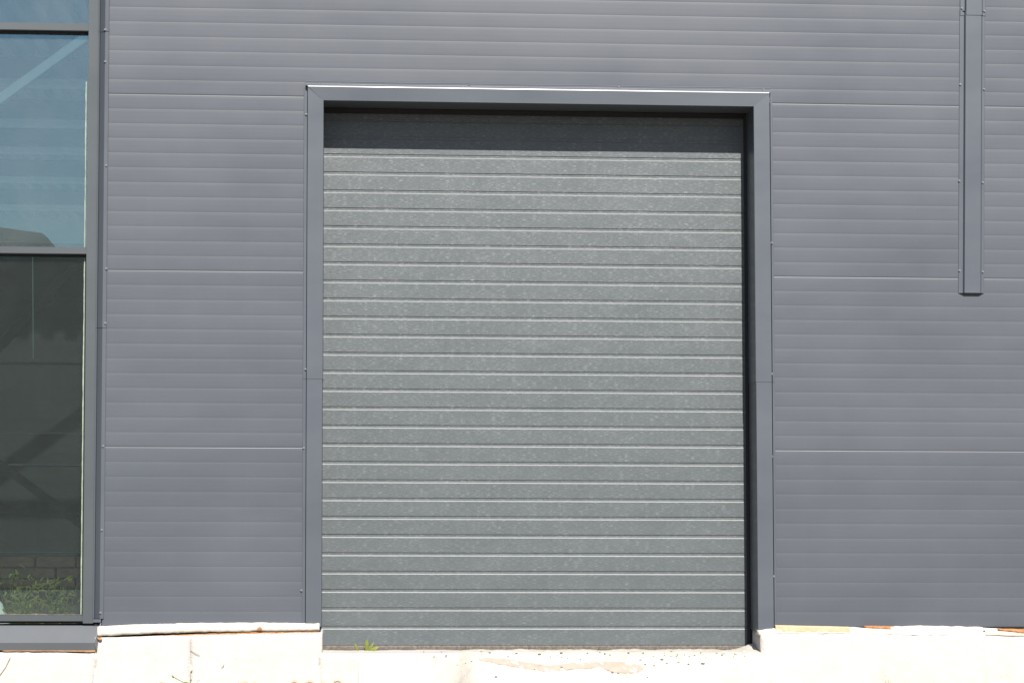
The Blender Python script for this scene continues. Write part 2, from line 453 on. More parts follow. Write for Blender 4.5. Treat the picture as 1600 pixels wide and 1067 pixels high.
# ------------------------------------------------------------------ vertical cover strip, right
strip = thing('cover_strip', 'vertical hat-shaped grey steel strip screwed to the cladding right of the door', 'cover strip', (U(1518, 458), 0, V(1518, 458)))
def hat(px_l0, px_l1, y0, y1, e):
    (ul1, va), (ul0, vb) = at(px_l0, y0), at(px_l1, y1)     # left edge at upper and lower end
    w = U(1540, 100) - U(1500, 100)
    k = w / 40.0
    pr = .022
    prof = [(0, -.002 - e), (.5*k, -.0045 - e), (7*k, -.0045 - e), (8.4*k, -pr - e), (9*k, -pr - e - .001), (32.5*k, -pr - e - .001), (33.2*k, -pr - e), (35.5*k, -.0045 - e), (39.5*k, -.0045 - e), (40*k, -.002 - e)]
    back = [(40*k, -.0009), (36.2*k, -.0022), (33.5*k, -pr + .002), (8.4*k, -pr + .002), (6.6*k, -.0022), (0, -.0009)]
    bm = bmesh.new()
    extrude_v(bm, prof + back, [lambda u, d: (u + ul0, vb), lambda u, d: (u + ul1, va)])
    return finish('strip_length', bm, M['trim'], strip)
s_low = hat(1499.0, 1497.0, 18, 458, 0)
s_up = hat(1501.5, 1499.6, -420, 25, .003)
for p in ((1502.8, 13.5), (1538, 18)): screw(*p, -.0075, s_up)
for p in ((1500.6, 132.5), (1537.3, 140), (1499, 283), (1535.6, 285.5), (1499.3, 423), (1535.5, 425)): screw(*p, -.0045, s_low)

# ------------------------------------------------------------------ window
win = thing('window', 'tall blue tinted window with grey frame left of the cladding', 'window', (U(60, 960), 0, V(60, 960)))
GD = .05                                                 # glass depth
uM0, uM1 = U(134, 500), U(150, 500)                      # right mullion
uW0 = uM0 - 1.55
vW1 = V(60, 0) + 1.2
vSill = V(100, 974)
vT1a, vT1b = V(100, 36.5), V(100, 48.5)
vT2a, vT2b = V(100, 386), V(100, 397)
vB = V(100, 961)
def fr(name, *a, m='frame', bev=.003, parent=None):
    bm = bmesh.new(); box(bm, *a, bev); return finish(name, bm, M[m], parent or win)
mul = fr('mullion', uM0, uM1, -.004, .12, vSill, vW1)
mul2 = fr('mullion', uW0 - .06, uW0, -.004, .12, vSill, vW1)
def rail(v0, v1):
    r = fr('transom', uW0 + .0005, uM0 - .0005, .002, .11, v0, v1)
    bm = bmesh.new(); box(bm, uW0 + .002, uM0 - .002, .022, .10, v0 - .010, v0 - .0005); finish('gasket', bm, M['black'], r)
    return r
rail(vT1b, vT1a); rail(vT2b, vT2a); rail(vSill + .012, vB)
def pane(v0, v1, seal, g='glass_hazy'):
    bm = bmesh.new(); box(bm, uW0 + .001, uM0 - .001, GD, GD + .008, v0, v1); p = finish('pane', bm, M[g], win)
    if seal:
        bm = bmesh.new()
        n = 60; u1 = uM0 - .002
        rings = []
        for i in range(n + 1):
            v = v0 + .003 + (v1 - .006 - v0) * i / n * seal
            w = .0070 + .0035 * noise.noise(Vector((0, 0, v * 3))) + .002 * noise.noise(Vector((0, 4, v * 16)))
            rings.append([bm.verts.new(P(uu, dd, v)) for uu, dd in ((u1 - .010 - w, GD - .0012), (u1 - .012, GD - .004), (u1 - .010, GD - .0006))])
        for a, b_ in zip(rings, rings[1:]):
            for i in range(3): bm.faces.new((a[i], a[(i+1)%3], b_[(i+1)%3], b_[i]))
        finish('sealant_bead', bm, M['gasket'], p)
    return p
pane(vT1a, vW1, 0); pane(vT2a, vT1b - .0105, .78); pb = pane(vB, vT2b - .0105, 1.0, 'glass')
# dusty line at the foot of the lower pane
bm = bmesh.new()
for i in range(90):
    u = uW0 + .02 + (uM0 - uW0 - .04) * i / 90; hh = .003 + .008 * abs(noise.noise(Vector((u * 7, 2, 2)))) 
    du = (uM0 - uW0 - .04) / 90
    box(bm, u, u + du * 1.02, GD - .0018, GD - .0004, vB + .0005, vB + .0005 + hh)
finish('dirt_line', bm, M['seal'], pb)
# flashing between mullion and cladding: face step, recess, nailing flange
def flash(y0, y1, e, ext=0.0):
    va, vb = V(155, y0) + ext, V(155, y1)
    ua, ub, uc = uM1 + .001, U(160.5, 500), U(166.5, 500)
    prof = [(ua, -.012 - e), (ua + .006, -.014 - e), (ua + .0075, .017 - e), (ub - .001, -.009 - e), (ub, -.010 - e), (uc - .001, -.010 - e), (uc, -.007 - e), (uc, -.0015), (ub + .003, -.0015), (ub - .001, .05), (ua, .05)]
    bm = bmesh.new()
    extrude_v(bm, prof, [lambda u, d: (u, vb), lambda u, d: (u, va)])
    return finish('edge_flashing', bm, M['trim'], win)
f1 = flash(0, 50, .006, 1.2); f2 = flash(46, 512, .003); f3 = flash(508, 966, 0)
screw(164.5, 47, -.016, f1)
for p in ((164.5, 97), (166, 259), (166, 420), (164.5, 505)): screw(*p, -.013, f2)
for p in ((161, 697), (159, 828), (157, 957)): screw(*p, -.010, f3)
# sill flashing
SD = -.078
vs0, vs1, vs2 = V(60, 977), V(60, 1003.5, SD), V(60, 1016, SD)
uS1 = U(150.5, 1008, SD)
bm = bmesh.new()
prof = [(.10, vs0 + .006), (.004, vs0 - .001), (SD + .002, vs1 + .001), (SD, vs1 - .001), (SD + .013, vs2 + .001), (SD + .016, vs2), (SD + .018, vs2 + .002), (SD + .006, vs1 - .006), (.0, vs0 - .008), (.10, vs0 - .002)]
extrude_u(bm, prof, [uW0 - .06 + (uS1 - uW0 + .06) * i / 8 for i in range(9)])
sill = finish('sill', bm, M['sill'], win)
bm = bmesh.new()                                         # folded upstand at the sill's end
hexa(bm, [P(uS1 + .0005, SD, vs2 + .004), P(uS1 + .003, SD, vs2 + .004), P(uS1 + .016, -.012, vs0 - .02), P(uS1 + .012, -.012, vs0 - .02),
          P(uS1 - .012, SD, vs1 + .004), P(uS1 - .009, SD, vs1 + .004), P(uS1 + .020, -.012, vs0 + .018), P(uS1 + .014, -.012, vs0 + .018)])
finish('end_upstand', bm, M['sill'], sill)
bm = bmesh.new(); box(bm, uM1 + .002, uM1 + .046, -.022, -.0145, V(155, 972), V(155, 966.5), .002); finish('corner_tab', bm, M['trim'], sill)

# ------------------------------------------------------------------ concrete foundation
FD = -.055
fnd = thing('concrete_foundation', 'sunlit pale concrete base under the metal wall, notched at the door', 'foundation', (UJL_O, FD, GROUND))
uNL, uNR = U(503.5, 1000, FD), U(1189, 1000, FD)
v_thr = V(800, 1013.5, DOOR_D)
v_pl = V(300, 991.5, FD); v_pr = V(1400, 987, FD)
def rough_block(u0, u1, d0, d1, v0, v1, seed, amp=.006, step=.03, name='concrete_block', rise=0.0):
    bm = bmesh.new()
    nu = max(2, int((u1 - u0) / step)); nv = max(2, int((v1 - v0) / step)); nd = max(2, int((d1 - d0) / step))
    def face(fn, na, nb):
        g = [[bm.verts.new(fn(i / na, j / nb)) for j in range(nb + 1)] for i in range(na + 1)]
        for i in range(na):
            for j in range(nb): bm.faces.new((g[i][j], g[i+1][j], g[i+1][j+1], g[i][j+1]))
    face(lambda a, b: (u0+(u1-u0)*a, d0, v0+(v1-v0)*b), nu, nv)
    face(lambda a, b: (u0+(u1-u0)*a, d1, v0+(v1-v0)*b), nu, nv)
    face(lambda a, b: (u0+(u1-u0)*a, d0+(d1-d0)*b, v1), nu, nd)
    face(lambda a, b: (u0+(u1-u0)*a, d0+(d1-d0)*b, v0), nu, nd)
    face(lambda a, b: (u0, d0+(d1-d0)*a, v0+(v1-v0)*b), nd, nv)
    face(lambda a, b: (u1, d0+(d1-d0)*a, v0+(v1-v0)*b), nd, nv)
    bmesh.ops.remove_doubles(bm, verts=bm.verts, dist=1e-5)
    for v in bm.verts:
        c = v.co.copy()
        q = Vector((noise.noise(c * 6 + Vector((seed, 0, 0))), noise.noise(c * 6 + Vector((0, seed, 5))), noise.noise(c * 7 + Vector((3, 0, seed)))))
        q2 = Vector((noise.noise(c * 28 + Vector((seed, 0, 0))), noise.noise(c * 28 + Vector((0, seed, 5))), noise.noise(c * 28 + Vector((3, 0, seed)))))
        if rise and c.z > v0 + .3: c.z += rise * (c.x - u0) / (u1 - u0) * (c.z - v0 - .3) / (v1 - v0 - .3)
        c = c + q * amp + q2 * amp * .5
        v.co = P(*c)
    return finish(name, bm, M['concrete'], fnd, True)
uJ = U(297, 1030, FD)
uWL = uWL_
rough_block(uWL, U(148, 1010, FD) - .002, FD, .30, GROUND - .2, V(60, 1019, FD), 1.0)
rough_block(U(148, 1010, FD), uJ - .0012, FD, .30, GROUND - .2, V(152, 995.5, FD), 2.0, .003, rise=.012)
rough_block(uJ, uNL, FD, .30, GROUND - .2, V(300, 992, FD), 3.1, .003, rise=.016)
rough_block(uNL - .02, uNR + .02, FD + .0006, .40, GROUND - .2, v_thr - .006, 4.7, .004)
rough_block(uNR, U_END, FD, .30, GROUND - .2, v_pr, 5.9, .005, .04)
for x_, w_, f_ in ((uJ, .02, .0012), (U(148, 1010, FD), .02, .0006)):            # mortar filling the joints
    bm = bmesh.new(); box(bm, x_ - w_, x_ + w_, FD + f_, .2, GROUND - .1, V(150, 1019, FD)); finish('joint_mortar', bm, M['concrete'], fnd)

def ragged(name, pts_top, pts_bot, d0, d1, m, parent, seed, amp=.003, step=.012):
    """strip between two photo polylines, from depth d0 (front) to d1"""
    def interp(pts, x):
        for (xa, ya), (xb, yb) in zip(pts, pts[1:]):
            if xa <= x <= xb: return ya + (yb - ya) * (x - xa) / (xb - xa)
        return pts[-1][1]
    x0, x1 = pts_top[0][0], pts_top[-1][0]
    n = max(3, int((x1 - x0) / 278 / step))
    bm = bmesh.new(); rings = []
    for i in range(n + 1):
        x = x0 + (x1 - x0) * i / n
        u, vt = at(x, interp(pts_top, x), d0); _, vb = at(x, interp(pts_bot, x), d0)
        a = noise.noise(Vector((u * 22, seed, 0))) * amp + noise.noise(Vector((u * 70, seed, 3))) * amp * .6
        b = noise.noise(Vector((u * 26, seed, 7))) * amp + noise.noise(Vector((u * 80, seed, 9))) * amp * .6
        f = noise.noise(Vector((u * 30, seed, 11))) * amp
        vt += a; vb += b
        if vt < vb + .001: vt = vb + .001
        h = vt - vb
        rings.append([bm.verts.new(P(u, d, v)) for d, v in ((d1, vb), (d0 + .004, vb), (d0 + f, vb + h * .3), (d0 + f + .001, vb + h * .75), (d0 + .008, vt), (d1, vt))])
    for a, b_ in zip(rings, rings[1:]):
        for i in range(6): bm.faces.new((a[i], a[(i+1)%6], b_[(i+1)%6], b_[i]))
    bm.faces.new(rings[0]); bm.faces.new(list(reversed(rings[-1])))
    return finish(name, bm, m, parent, True)
# mortar bed under the left cladding, orange foam showing in the open joint below it
ragged('mortar_bed', [(152, 979), (200, 976.5), (300, 973.5), (400, 973), (499, 974)], [(152, 994), (230, 990), (300, 987.5), (400, 986), (499, 985)], FD - .004, .10, M['mortar'], fnd, 1.7)
ragged('foam_bead', [(152, 997), (300, 990), (430, 984), (498, 984)], [(152, 999), (300, 997), (430, 991), (498, 990)], FD + .006, .09, M['foam'], fnd, 2.9)
ragged('foam_bead', [(4, 1014), (149, 1013)], [(4, 1017.5), (70, 1017.5), (149, 1019)], FD - .010, .09, M['foampale'], fnd, 4.4, .0015)
bm = bmesh.new()                                          # blob of foam at the sill end
bmesh.ops.create_icosphere(bm, subdivisions=3, radius=.012)
uu, vv = at(156, 998, FD - .008)
for v in bm.verts:
    c = v.co * (1 + .35 * noise.noise(v.co * 90)); v.co = P(uu + c.x * 1.1, FD - .008 + c.y, vv + c.z * .8)
finish('foam_bead', bm, M['foam'], fnd, True)
ragged('mortar_bed', [(1186, 984), (1215, 981), (1300, 985), (1420, 989), (1480, 988)], [(1186, 992), (1300, 990), (1420, 992), (1480, 992)], FD - .003, .05, M['mortar'], fnd, 6.1, .004)
ragged('mortar_bed', [(1392, 979), (1440, 977.5), (1536, 979.5)], [(1392, 991), (1440, 990), (1536, 992)], FD + .004, .06, M['mortar'], fnd, 8.1, .003)
ragged('foam_bead', [(1352, 977.5), (1400, 978), (1428, 980)], [(1352, 981), (1400, 983.5), (1428, 985)], FD + .012, .06, M['foam'], fnd, 9.3, .0025)
ragged('foam_bead', [(1560, 981.5), (1600, 983), (1680, 985)], [(1560, 984.5), (1600, 989), (1680, 991)], FD - .010, .06, M['foam'], fnd, 10.3, .003)
ragged('mortar_bed', [(1540, 983), (1600, 986), (1680, 988)], [(1540, 991), (1600, 993), (1680, 994)], FD + .002, .06, M['mortar'], fnd, 12.3, .002)

ragged('mortar_bed', [(1324, 979), (1345, 980.5)], [(1324, 990), (1345, 990)], FD, .05, M['mortar'], fnd, 14.1, .003)
ragged('mortar_bed', [(1536, 980.5), (1562, 982)], [(1536, 986), (1562, 986)], FD + .006, .05, M['mortar'], fnd, 15.1, .002)
ragged('foam_bead', [(401.5, 981), (406, 976.5), (409.5, 980)], [(401.5, 985.5), (409.5, 986)], FD - .007, FD + .02, M['foam'], fnd, 21.0, .001, .004)
# wooden battens wedged under the cladding
def batten(x0, x1, yt0, yt1, yb0, yb1, label, m, d0=FD - .002):
    (ua, va), (ub, vb) = at(x0, yb0, d0), at(x1, yb1, d0)
    ta, tb = V(x0, yt0, d0), V(x1, yt1, d0)
    bm = bmesh.new(); n = 16; rings = []
    for i in range(n + 1):
        k = i / n; u = ua + (ub - ua) * k
        lo = va + (vb - va) * k; hi_ = ta + (tb - ta) * k
        j = noise.noise(Vector((u * 16, 3, x0))) * .0016; j2 = noise.noise(Vector((u * 21, 8, x0))) * .0014
        rings.append([bm.verts.new(P(u, d, v)) for d, v in ((d0, lo + j), (d0 - .001, lo + .004 + j), (d0, hi_ - .006 + j2), (d0 + .006, hi_ + j2), (d0 + .05, hi_), (d0 + .05, lo))])
    for a, b_ in zip(rings, rings[1:]):
        for i in range(6): bm.faces.new((a[i], a[(i+1)%6], b_[(i+1)%6], b_[i]))
    bm.faces.new(rings[0]); bm.faces.new(list(reversed(rings[-1])))
    o = finish('wooden_batten', bm, m, origin=P((ua + ub) / 2, d0, va))
    return tag(o, label, 'batten', 'wooden battens on the foundation ledge')
batten(1212, 1328, 976.5, 979, 986.5, 987.5, 'short yellow pine batten on the concrete ledge beside the door jamb', M['wood'])
batten(1342, 1412, 980.5, 984, 987.5, 991.5, 'weathered greyish batten tilted down to the right on the ledge', M['wood2'], FD + .002)
batten(1540, 1602, 984, 986.5, 991.5, 993, 'pale batten below orange foam at the far end of the ledge', M['wood2'], FD - .006)

# faint painted marks at the foot of the concrete
def mark(pts, px0):
    bm = bmesh.new()
    q = [at(x, y, FD - .006) for x, y in pts]
    f = [bm.verts.new(P(u, FD - .006, v)) for u, v in q]; g = [bm.verts.new(P(u, FD + .004, v)) for u, v in q]
    bm.faces.new(f); bm.faces.new(list(reversed(g)))
    for i in range(len(f)):
        j = (i + 1) % len(f); bm.faces.new((f[i], f[j], g[j], g[i]))
    o = finish('paint_mark', bm, M['pinkpaint'], fnd); o['label'] = 'faded reddish paint mark'
def arc(cx, cy, r0, r1, a0, a1, n=10):
    return [(cx + r1 * math.cos(R(a0 + (a1 - a0) * i / n)), cy - r1 * math.sin(R(a0 + (a1 - a0) * i / n))) for i in range(n + 1)] + \
           [(cx + r0 * math.cos(R(a1 - (a1 - a0) * i / n)), cy - r0 * math.sin(R(a1 - (a1 - a0) * i / n))) for i in range(n + 1)]
for pts in ([(372, 1064), (387, 1064), (387, 1067), (381.5, 1067), (381.5, 1080), (377.5, 1080), (377.5, 1067), (372, 1067)],
            [(394, 1064.5), (399.5, 1064.5), (399.5, 1080), (394, 1080)],
            arc(460, 1071, 6, 9.5, -10, 190), arc(484, 1071, 6, 9, 20, 180), arc(527, 1070, 6.5, 9.5, 10, 200),
            [(503, 1063), (507, 1063), (507, 1080), (503, 1080)], [(249, 1064.5), (256, 1065), (255, 1078), (250, 1078)]):
    mark(pts, 0)

# ------------------------------------------------------------------ sand bank spilling off the threshold
bm = bmesh.new()
ub0, ub1 = U(560, 1013, .1), U(1186, 1013, .1)
nu, nd = 150, 34
def bank(u, d):
    """height of the sand surface"""
    k = (u - ub0) / (ub1 - ub0)
    env = min(1.0, max(0.0, k / .30)) ; env = env * env * (3 - 2 * env)
    run = max(0.0, FD - .02 - d)
    zin = v_thr + .004 + .010 * noise.noise(Vector((u * 7, d * 7, 1))) + .006 * noise.noise(Vector((u * 24, d * 24, 4))) + .004 * noise.noise(Vector((u * 60, d * 60, 4)))
    pile = .035 * max(0, 1 - abs(u - (ub1 - .03)) / .10) * max(0, 1 - abs(d - .16) / .12) 
    z = zin + pile - run * (.62 + .10 * noise.noise(Vector((u * 3, 0, 2)))) - (1 - env) * (.05 + .9 * min(1, run / .06))
    z -= .012 * max(0, (d - .12) / .12) * 1.0
    return max(z, GROUND - .02 + .0 * u)
g = []
for i in range(nu + 1):
    u = ub0 + (ub1 - ub0) * i / nu
    row = []
    for j in range(nd + 1):
        t = j / nd; d = DOOR_D - .004 - (DOOR_D + 1.35) * (t ** 1.9)
        row.append(bm.verts.new(P(u, d, bank(u, d))))
    g.append(row)
for i in range(nu):
    for j in range(nd): bm.faces.new((g[i][j], g[i+1][j], g[i+1][j+1], g[i][j+1]))
# skirt down to the ground so the bank is a solid heap
low = {}
def drop(v):
    if v not in low: low[v] = bm.verts.new((v.co.x, v.co.y, GROUND - .05))
    return low[v]
border = [g[i][0] for i in range(nu + 1)] + [g[nu][j] for j in range(1, nd + 1)] + [g[i][nd] for i in range(nu - 1, -1, -1)] + [g[0][j] for j in range(nd - 1, 0, -1)]
for a, b_ in zip(border, border[1:] + border[:1]): bm.faces.new((a, b_, drop(b_), drop(a)))
bank_o = finish('sand_bank', bm, M['sand'], None, True, origin=(.7, -.5, GROUND))
tag(bank_o, 'bright pale sand spilling from the door threshold', 'sand', kind='stuff')
def ray_bank(px, py):
    """where the picture ray meets the bank"""
    lo_, hi_ = -1.0, DOOR_D - .01
    best = None
    d = hi_
    while d > lo_:
        u, v = at(px, py, d)
        if v <= bank(u, d): best = (u, d, bank(u, d))
        if best and v > bank(u, d): break
        d -= .004
    return best or (at(px, py, FD)[0], FD, at(px, py, FD)[1])
# darker tan patch draped over the sand
up_e = [(745, 1028), (790, 1029), (830, 1036), (860, 1040), (890, 1036), (930, 1034), (965, 1034), (1000, 1040), (1005, 1043)]
lo_e2 = [(745, 1031), (790, 1040), (830, 1046), (860, 1051), (890, 1046), (930, 1044), (965, 1051), (995, 1052), (1005, 1046)]
bm = bmesh.new(); prev = None
for i in range(81):
    x = 745 + 260 * i / 80
    def ip(p):
        for (xa, ya), (xb, yb) in zip(p, p[1:]):
            if xa <= x <= xb: return ya + (yb - ya) * (x - xa) / (xb - xa)
    a, b_ = ip(up_e) + 1.6 * noise.noise(Vector((x * .09, 0, 0))), ip(lo_e2) + 1.6 * noise.noise(Vector((x * .09, 5, 0)))
    cur = []
    for j in range(7):
        u, d, v = ray_bank(x, a + (b_ - a) * j / 6); cur.append(bm.verts.new(P(u, d, bank(u, d) + .0012)))
    if prev:
        for j in range(6): bm.faces.new((prev[j], cur[j], cur[j+1], prev[j+1]))
    prev = cur
finish('tan_patch', bm, M['tan'], bank_o, True)['kind'] = 'stuff'

# pebbles on the sand
peb = [(651, 1022, 3), (668, 1024, 2.6), (682, 1021, 3), (843, 1022, 4), (877, 1020, 3.2), (807, 1021, 3), (945, 1022, 3.2), (982, 1020, 3), (1034, 1031, 4), (1042, 1036, 2.6), (957, 1051, 3.6), (966, 1052, 2.6),
       (1098, 1037, 4.6), (1060, 1035, 3), (1057, 1026, 2.4), (1085, 1024, 2.4), (1022, 1040, 2.8), (775, 1058, 3), (918, 1020, 2.4), (1005, 1020, 2.4), (1130, 1021, 4), (1150, 1022, 5), (1163, 1019, 6), (1120, 1019, 3.4), (728, 1037, 2.4), (1008, 1038, 2.2)]
pale = {20, 21, 22, 23}
for i in range(46): peb.append((rnd.uniform(640, 1165), 1017 + abs(rnd.gauss(0, 12)), rnd.choice((1.6, 2, 2.2, 2.8))))
for i, (x, y, s) in enumerate(peb):
    u, d, v = ray_bank(x, y)
    r = s / 278 * .5
    bm = bmesh.new(); bmesh.ops.create_icosphere(bm, subdivisions=2, radius=r)
    sc = (rnd.uniform(.9, 1.5), rnd.uniform(.8, 1.2), rnd.uniform(.5, .8))
    for w in bm.verts:
        c = w.co * (1 + .3 * noise.noise(w.co * (1.2 / r) + Vector((i, 0, 0))))
        w.co = P(u + c.x * sc[0], d + c.y * sc[1], v + c.z * sc[2] + r * .25)
    if i in pale:
        o = finish('sand_lump', bm, M['sand'], origin=P(u, d, v))
        tag(o, 'pale crumbled lump at the right end of the door sill', 'lump', 'crumbled lumps by the right jamb')
    else:
        o = finish('pebble', bm, M['stone'], origin=P(u, d, v))
        tag(o, 'tiny dark pebble on the pale sand before the door', 'pebble', 'dark pebbles on the sand')

# ------------------------------------------------------------------ plants and twigs
def blade(bm, base, tip, w, bend=(0, -.01, 0), fold=.25, n=6):
    a, b_ = Vector(base), Vector(tip); mid = (a + b_) / 2 + Vector(bend)
    t = (b_ - a).normalized(); s = t.cross(Vector((0, 1, 0)))
    s = s.normalized() if s.length > .05 else Vector((1, 0, 0))
    q = s.cross(t)
    L, C_, Rr = [], [], []
    for i in range(n + 1):
        k = i / n
        p = a * (1 - k) ** 2 + mid * 2 * k * (1 - k) + b_ * k * k
        ww = w * (math.sin(math.pi * min(1, .12 + k * .88)) ** .8) * .5 if i < n else w * .04
        L.append(bm.verts.new(p - s * ww + q * ww * fold)); C_.append(bm.verts.new(p)); Rr.append(bm.verts.new(p + s * ww + q * ww * fold))
    for i in range(n):
        bm.faces.new((L[i], C_[i], C_[i+1], L[i+1])); bm.faces.new((C_[i], Rr[i], Rr[i+1], C_[i+1]))
def pw(px, py, d):
    u, v = at(px, py, d); return P(u, d, v)
dW = .19
w1 = thing('weed', 'small bright green weed with three leaves at the foot of the door', 'weed', pw(573, 1015, dW), 'weeds at the door sill')
for tip, wd in (((574, 998), .020), ((584, 1003), .014), ((592, 1010.5), .020)):
    bm = bmesh.new(); blade(bm, pw(573 + (2 if tip[0] > 580 else -1), 1017, dW), pw(*tip, dW - .01), wd); finish('leaf', bm, M['leaf'], w1, True)
bm = bmesh.new(); blade(bm, pw(572, 1017, dW - .004), pw(571.5, 998.5, dW - .012), .008); finish('leaf', bm, M['leaf'], w1, True)
w2 = thing('weed', 'single slim green sprout just left of the small weed at the door', 'weed', pw(559, 1015, dW), 'weeds at the door sill')
bm = bmesh.new(); blade(bm, pw(560, 1017, dW), pw(554.5, 1004.5, dW - .01), .013); finish('leaf', bm, M['leaf'], w2, True)

def stem(bm, pts, r):
    prev = None
    for i, p in enumerate(pts):
        p = Vector(p); t = (Vector(pts[min(i+1, len(pts)-1)]) - Vector(pts[max(i-1, 0)])).normalized()
        s = t.cross(Vector((0, 1, .01))).normalized(); q = s.cross(t)
        ring = [bm.verts.new(p + (s * math.cos(a) + q * math.sin(a)) * r) for a in (0, 1.57, 3.14, 4.71)]
        if prev:
            for j in range(4): bm.faces.new((prev[j], prev[(j+1)%4], ring[(j+1)%4], ring[j]))
        else: bm.faces.new(ring)
        prev = ring
    bm.faces.new(list(reversed(prev)))
def foot(px, d): u = U(px, 1067, d); return P(u, d, GROUND)
dF = FD - .05
w3 = thing('weed', 'thin stemmed weed rising in front of the concrete below the left wall', 'weed', foot(292, dF), 'weeds along the concrete foot')
bm = bmesh.new(); stem(bm, [foot(296, dF), pw(300, 1100, dF), pw(290, 1067, dF), pw(278, 1061, dF), pw(271, 1057, dF)], .0022)
stem(bm, [foot(297, dF), pw(303, 1090, dF), pw(308, 1065, dF), pw(312, 1061, dF)], .0014); finish('stem', bm, M['leaf'], w3)
for a, b_, wd in (((271.5, 1058.5), (268.5, 1054), .010), ((287, 1066), (295, 1066.5), .012), ((298, 1051), (300.5, 1047), .010), ((302, 1085), (318, 1072), .02), ((296, 1090), (276, 1078), .02)):
    bm = bmesh.new(); blade(bm, pw(*a, dF), pw(*b_, dF - .01), wd); finish('leaf', bm, M['leaf'], w3, True)
bm = bmesh.new(); stem(bm, [pw(303, 1092, dF), pw(297.5, 1070, dF), pw(298, 1051, dF)], .0010); finish('stem', bm, M['leaf'], w3)
for k, (cx, top, lab) in enumerate(((1387, 1058, 'tuft of yellow green grass tips below the wooden battens on the right'), (862, 1064, 'low grass tuft at the bottom edge below the tan sand patch'))):
    dd = dF if k == 0 else -.42
    w4 = thing('grass_tuft', lab, 'grass', foot(cx, dd), 'weeds along the concrete foot')
    bm = bmesh.new()
    for i in range(14):
        a = rnd.uniform(-1, 1); t_ = pw(cx + a * 11, top + abs(a) * 9 + rnd.uniform(0, 4), dd)
        f0 = Vector(foot(cx + a * 3, dd)); t_ = Vector(t_)
        blade(bm, f0, t_ + Vector((0, rnd.uniform(-.03, .03), 0)), .008, (a * -.02, 0, .02))
    finish('blade_cluster', bm, M['leaf'], w4, True)
tw = [((297, 1015.5), (312, 1023.5), 'thin dry twig stuck to the concrete beside the vertical joint'), ((616, 1056), (646, 1052), 'pale dry straw on the concrete below the small weed'),
      ((346, 1042), (350, 1037), 'short greenish stalk on the concrete between twig and door'), ((0, 1054), (16, 1027), 'thin dry root hanging beneath the window sill')]
for a, b_, lab in tw:
    bm = bmesh.new(); d = FD - .0075
    mx = ((a[0] + b_[0]) / 2 + 1, (a[1] + b_[1]) / 2 + 1.2)
    stem(bm, [pw(*a, d), pw(*mx, d), pw(*b_, d)], .0016)
    tag(finish('twig', bm, M['twig'], origin=pw(*a, d)), lab, 'twig', 'dry bits on the concrete')

# ------------------------------------------------------------------ hall behind the window
def struct(name, bm, m, smooth=False):
    return tag(finish(name, bm, m, None, smooth), kind='structure')
HZ0, HZ1, HD = -.15, 4.5, 19.0
uA, uB = uW0 - 3.5, uM1 + 6
bm = bmesh.new(); box(bm, uA, uB, 3.3, HD, HZ0 - .2, HZ0); struct('hall_floor', bm, M['deck'])  # unseen floor, pale tone picked to bounce light up to the ceiling
bm = bmesh.new(); box(bm, uA, uB, .31, 3.298, HZ0 - .2, HZ0); struct('soil_floor', bm, M['soil'])
bm = bmesh.new()                                        # trapezoidal roof deck, flutes running away from the window
pit, hgt = .17, .06; u = uA; top = []
prof = []
while u < uB:
    prof += [(u, HZ1), (u + .07, HZ1), (u + .095, HZ1 + hgt), (u + .145, HZ1 + hgt)]; u += pit
back = [(a, z + .004) for a, z in reversed(prof)]
ring0 = [bm.verts.new(P(a, .12, z)) for a, z in prof + back]; ring1 = [bm.verts.new(P(a, HD, z)) for a, z in prof + back]
n = len(ring0)
for i in range(n): bm.faces.new((ring0[i], ring0[(i+1)%n], ring1[(i+1)%n], ring1[i]))
struct('hall_ceiling', bm, M['deck'])
bm = bmesh.new(); box(bm, uA, uB, HD + .001, HD + .1, HZ0 - .2, HZ1 + .12); struct('hall_back_wall', bm, M['deck'])
bm = bmesh.new(); box(bm, uB, uB + .1, .12, HD, HZ0 - .2, HZ1 + .1); struct('hall_side_wall', bm, M['deck'])
bm = bmesh.new(); box(bm, uM1 + .02, uB, .10, .112, V_BOT + .1, UJL_I * 0 + V_BOT + .101); bm.free()
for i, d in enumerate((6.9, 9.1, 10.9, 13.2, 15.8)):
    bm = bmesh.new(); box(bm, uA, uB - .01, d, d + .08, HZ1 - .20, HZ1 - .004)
    o = finish('roof_purlin', bm, M['steel_shade'], origin=(0, d, HZ1))  # black web paints in the shadow line of the purlin
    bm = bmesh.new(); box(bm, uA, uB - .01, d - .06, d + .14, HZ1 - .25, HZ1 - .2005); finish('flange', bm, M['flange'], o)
    tag(o, 'horizontal roof purlin with painted shade and light band seen through the upper window pane', 'purlin', 'roof purlins in the hall')
# low dark boarded partition that fills the view through the lower pane
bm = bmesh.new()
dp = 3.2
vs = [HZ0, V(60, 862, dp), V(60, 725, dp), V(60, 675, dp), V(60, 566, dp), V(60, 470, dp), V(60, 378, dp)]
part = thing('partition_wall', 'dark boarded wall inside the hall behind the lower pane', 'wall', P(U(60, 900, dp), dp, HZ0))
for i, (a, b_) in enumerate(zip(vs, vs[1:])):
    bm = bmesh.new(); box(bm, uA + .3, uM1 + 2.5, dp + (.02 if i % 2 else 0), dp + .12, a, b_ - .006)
    finish('board', bm, M['partition'], part)
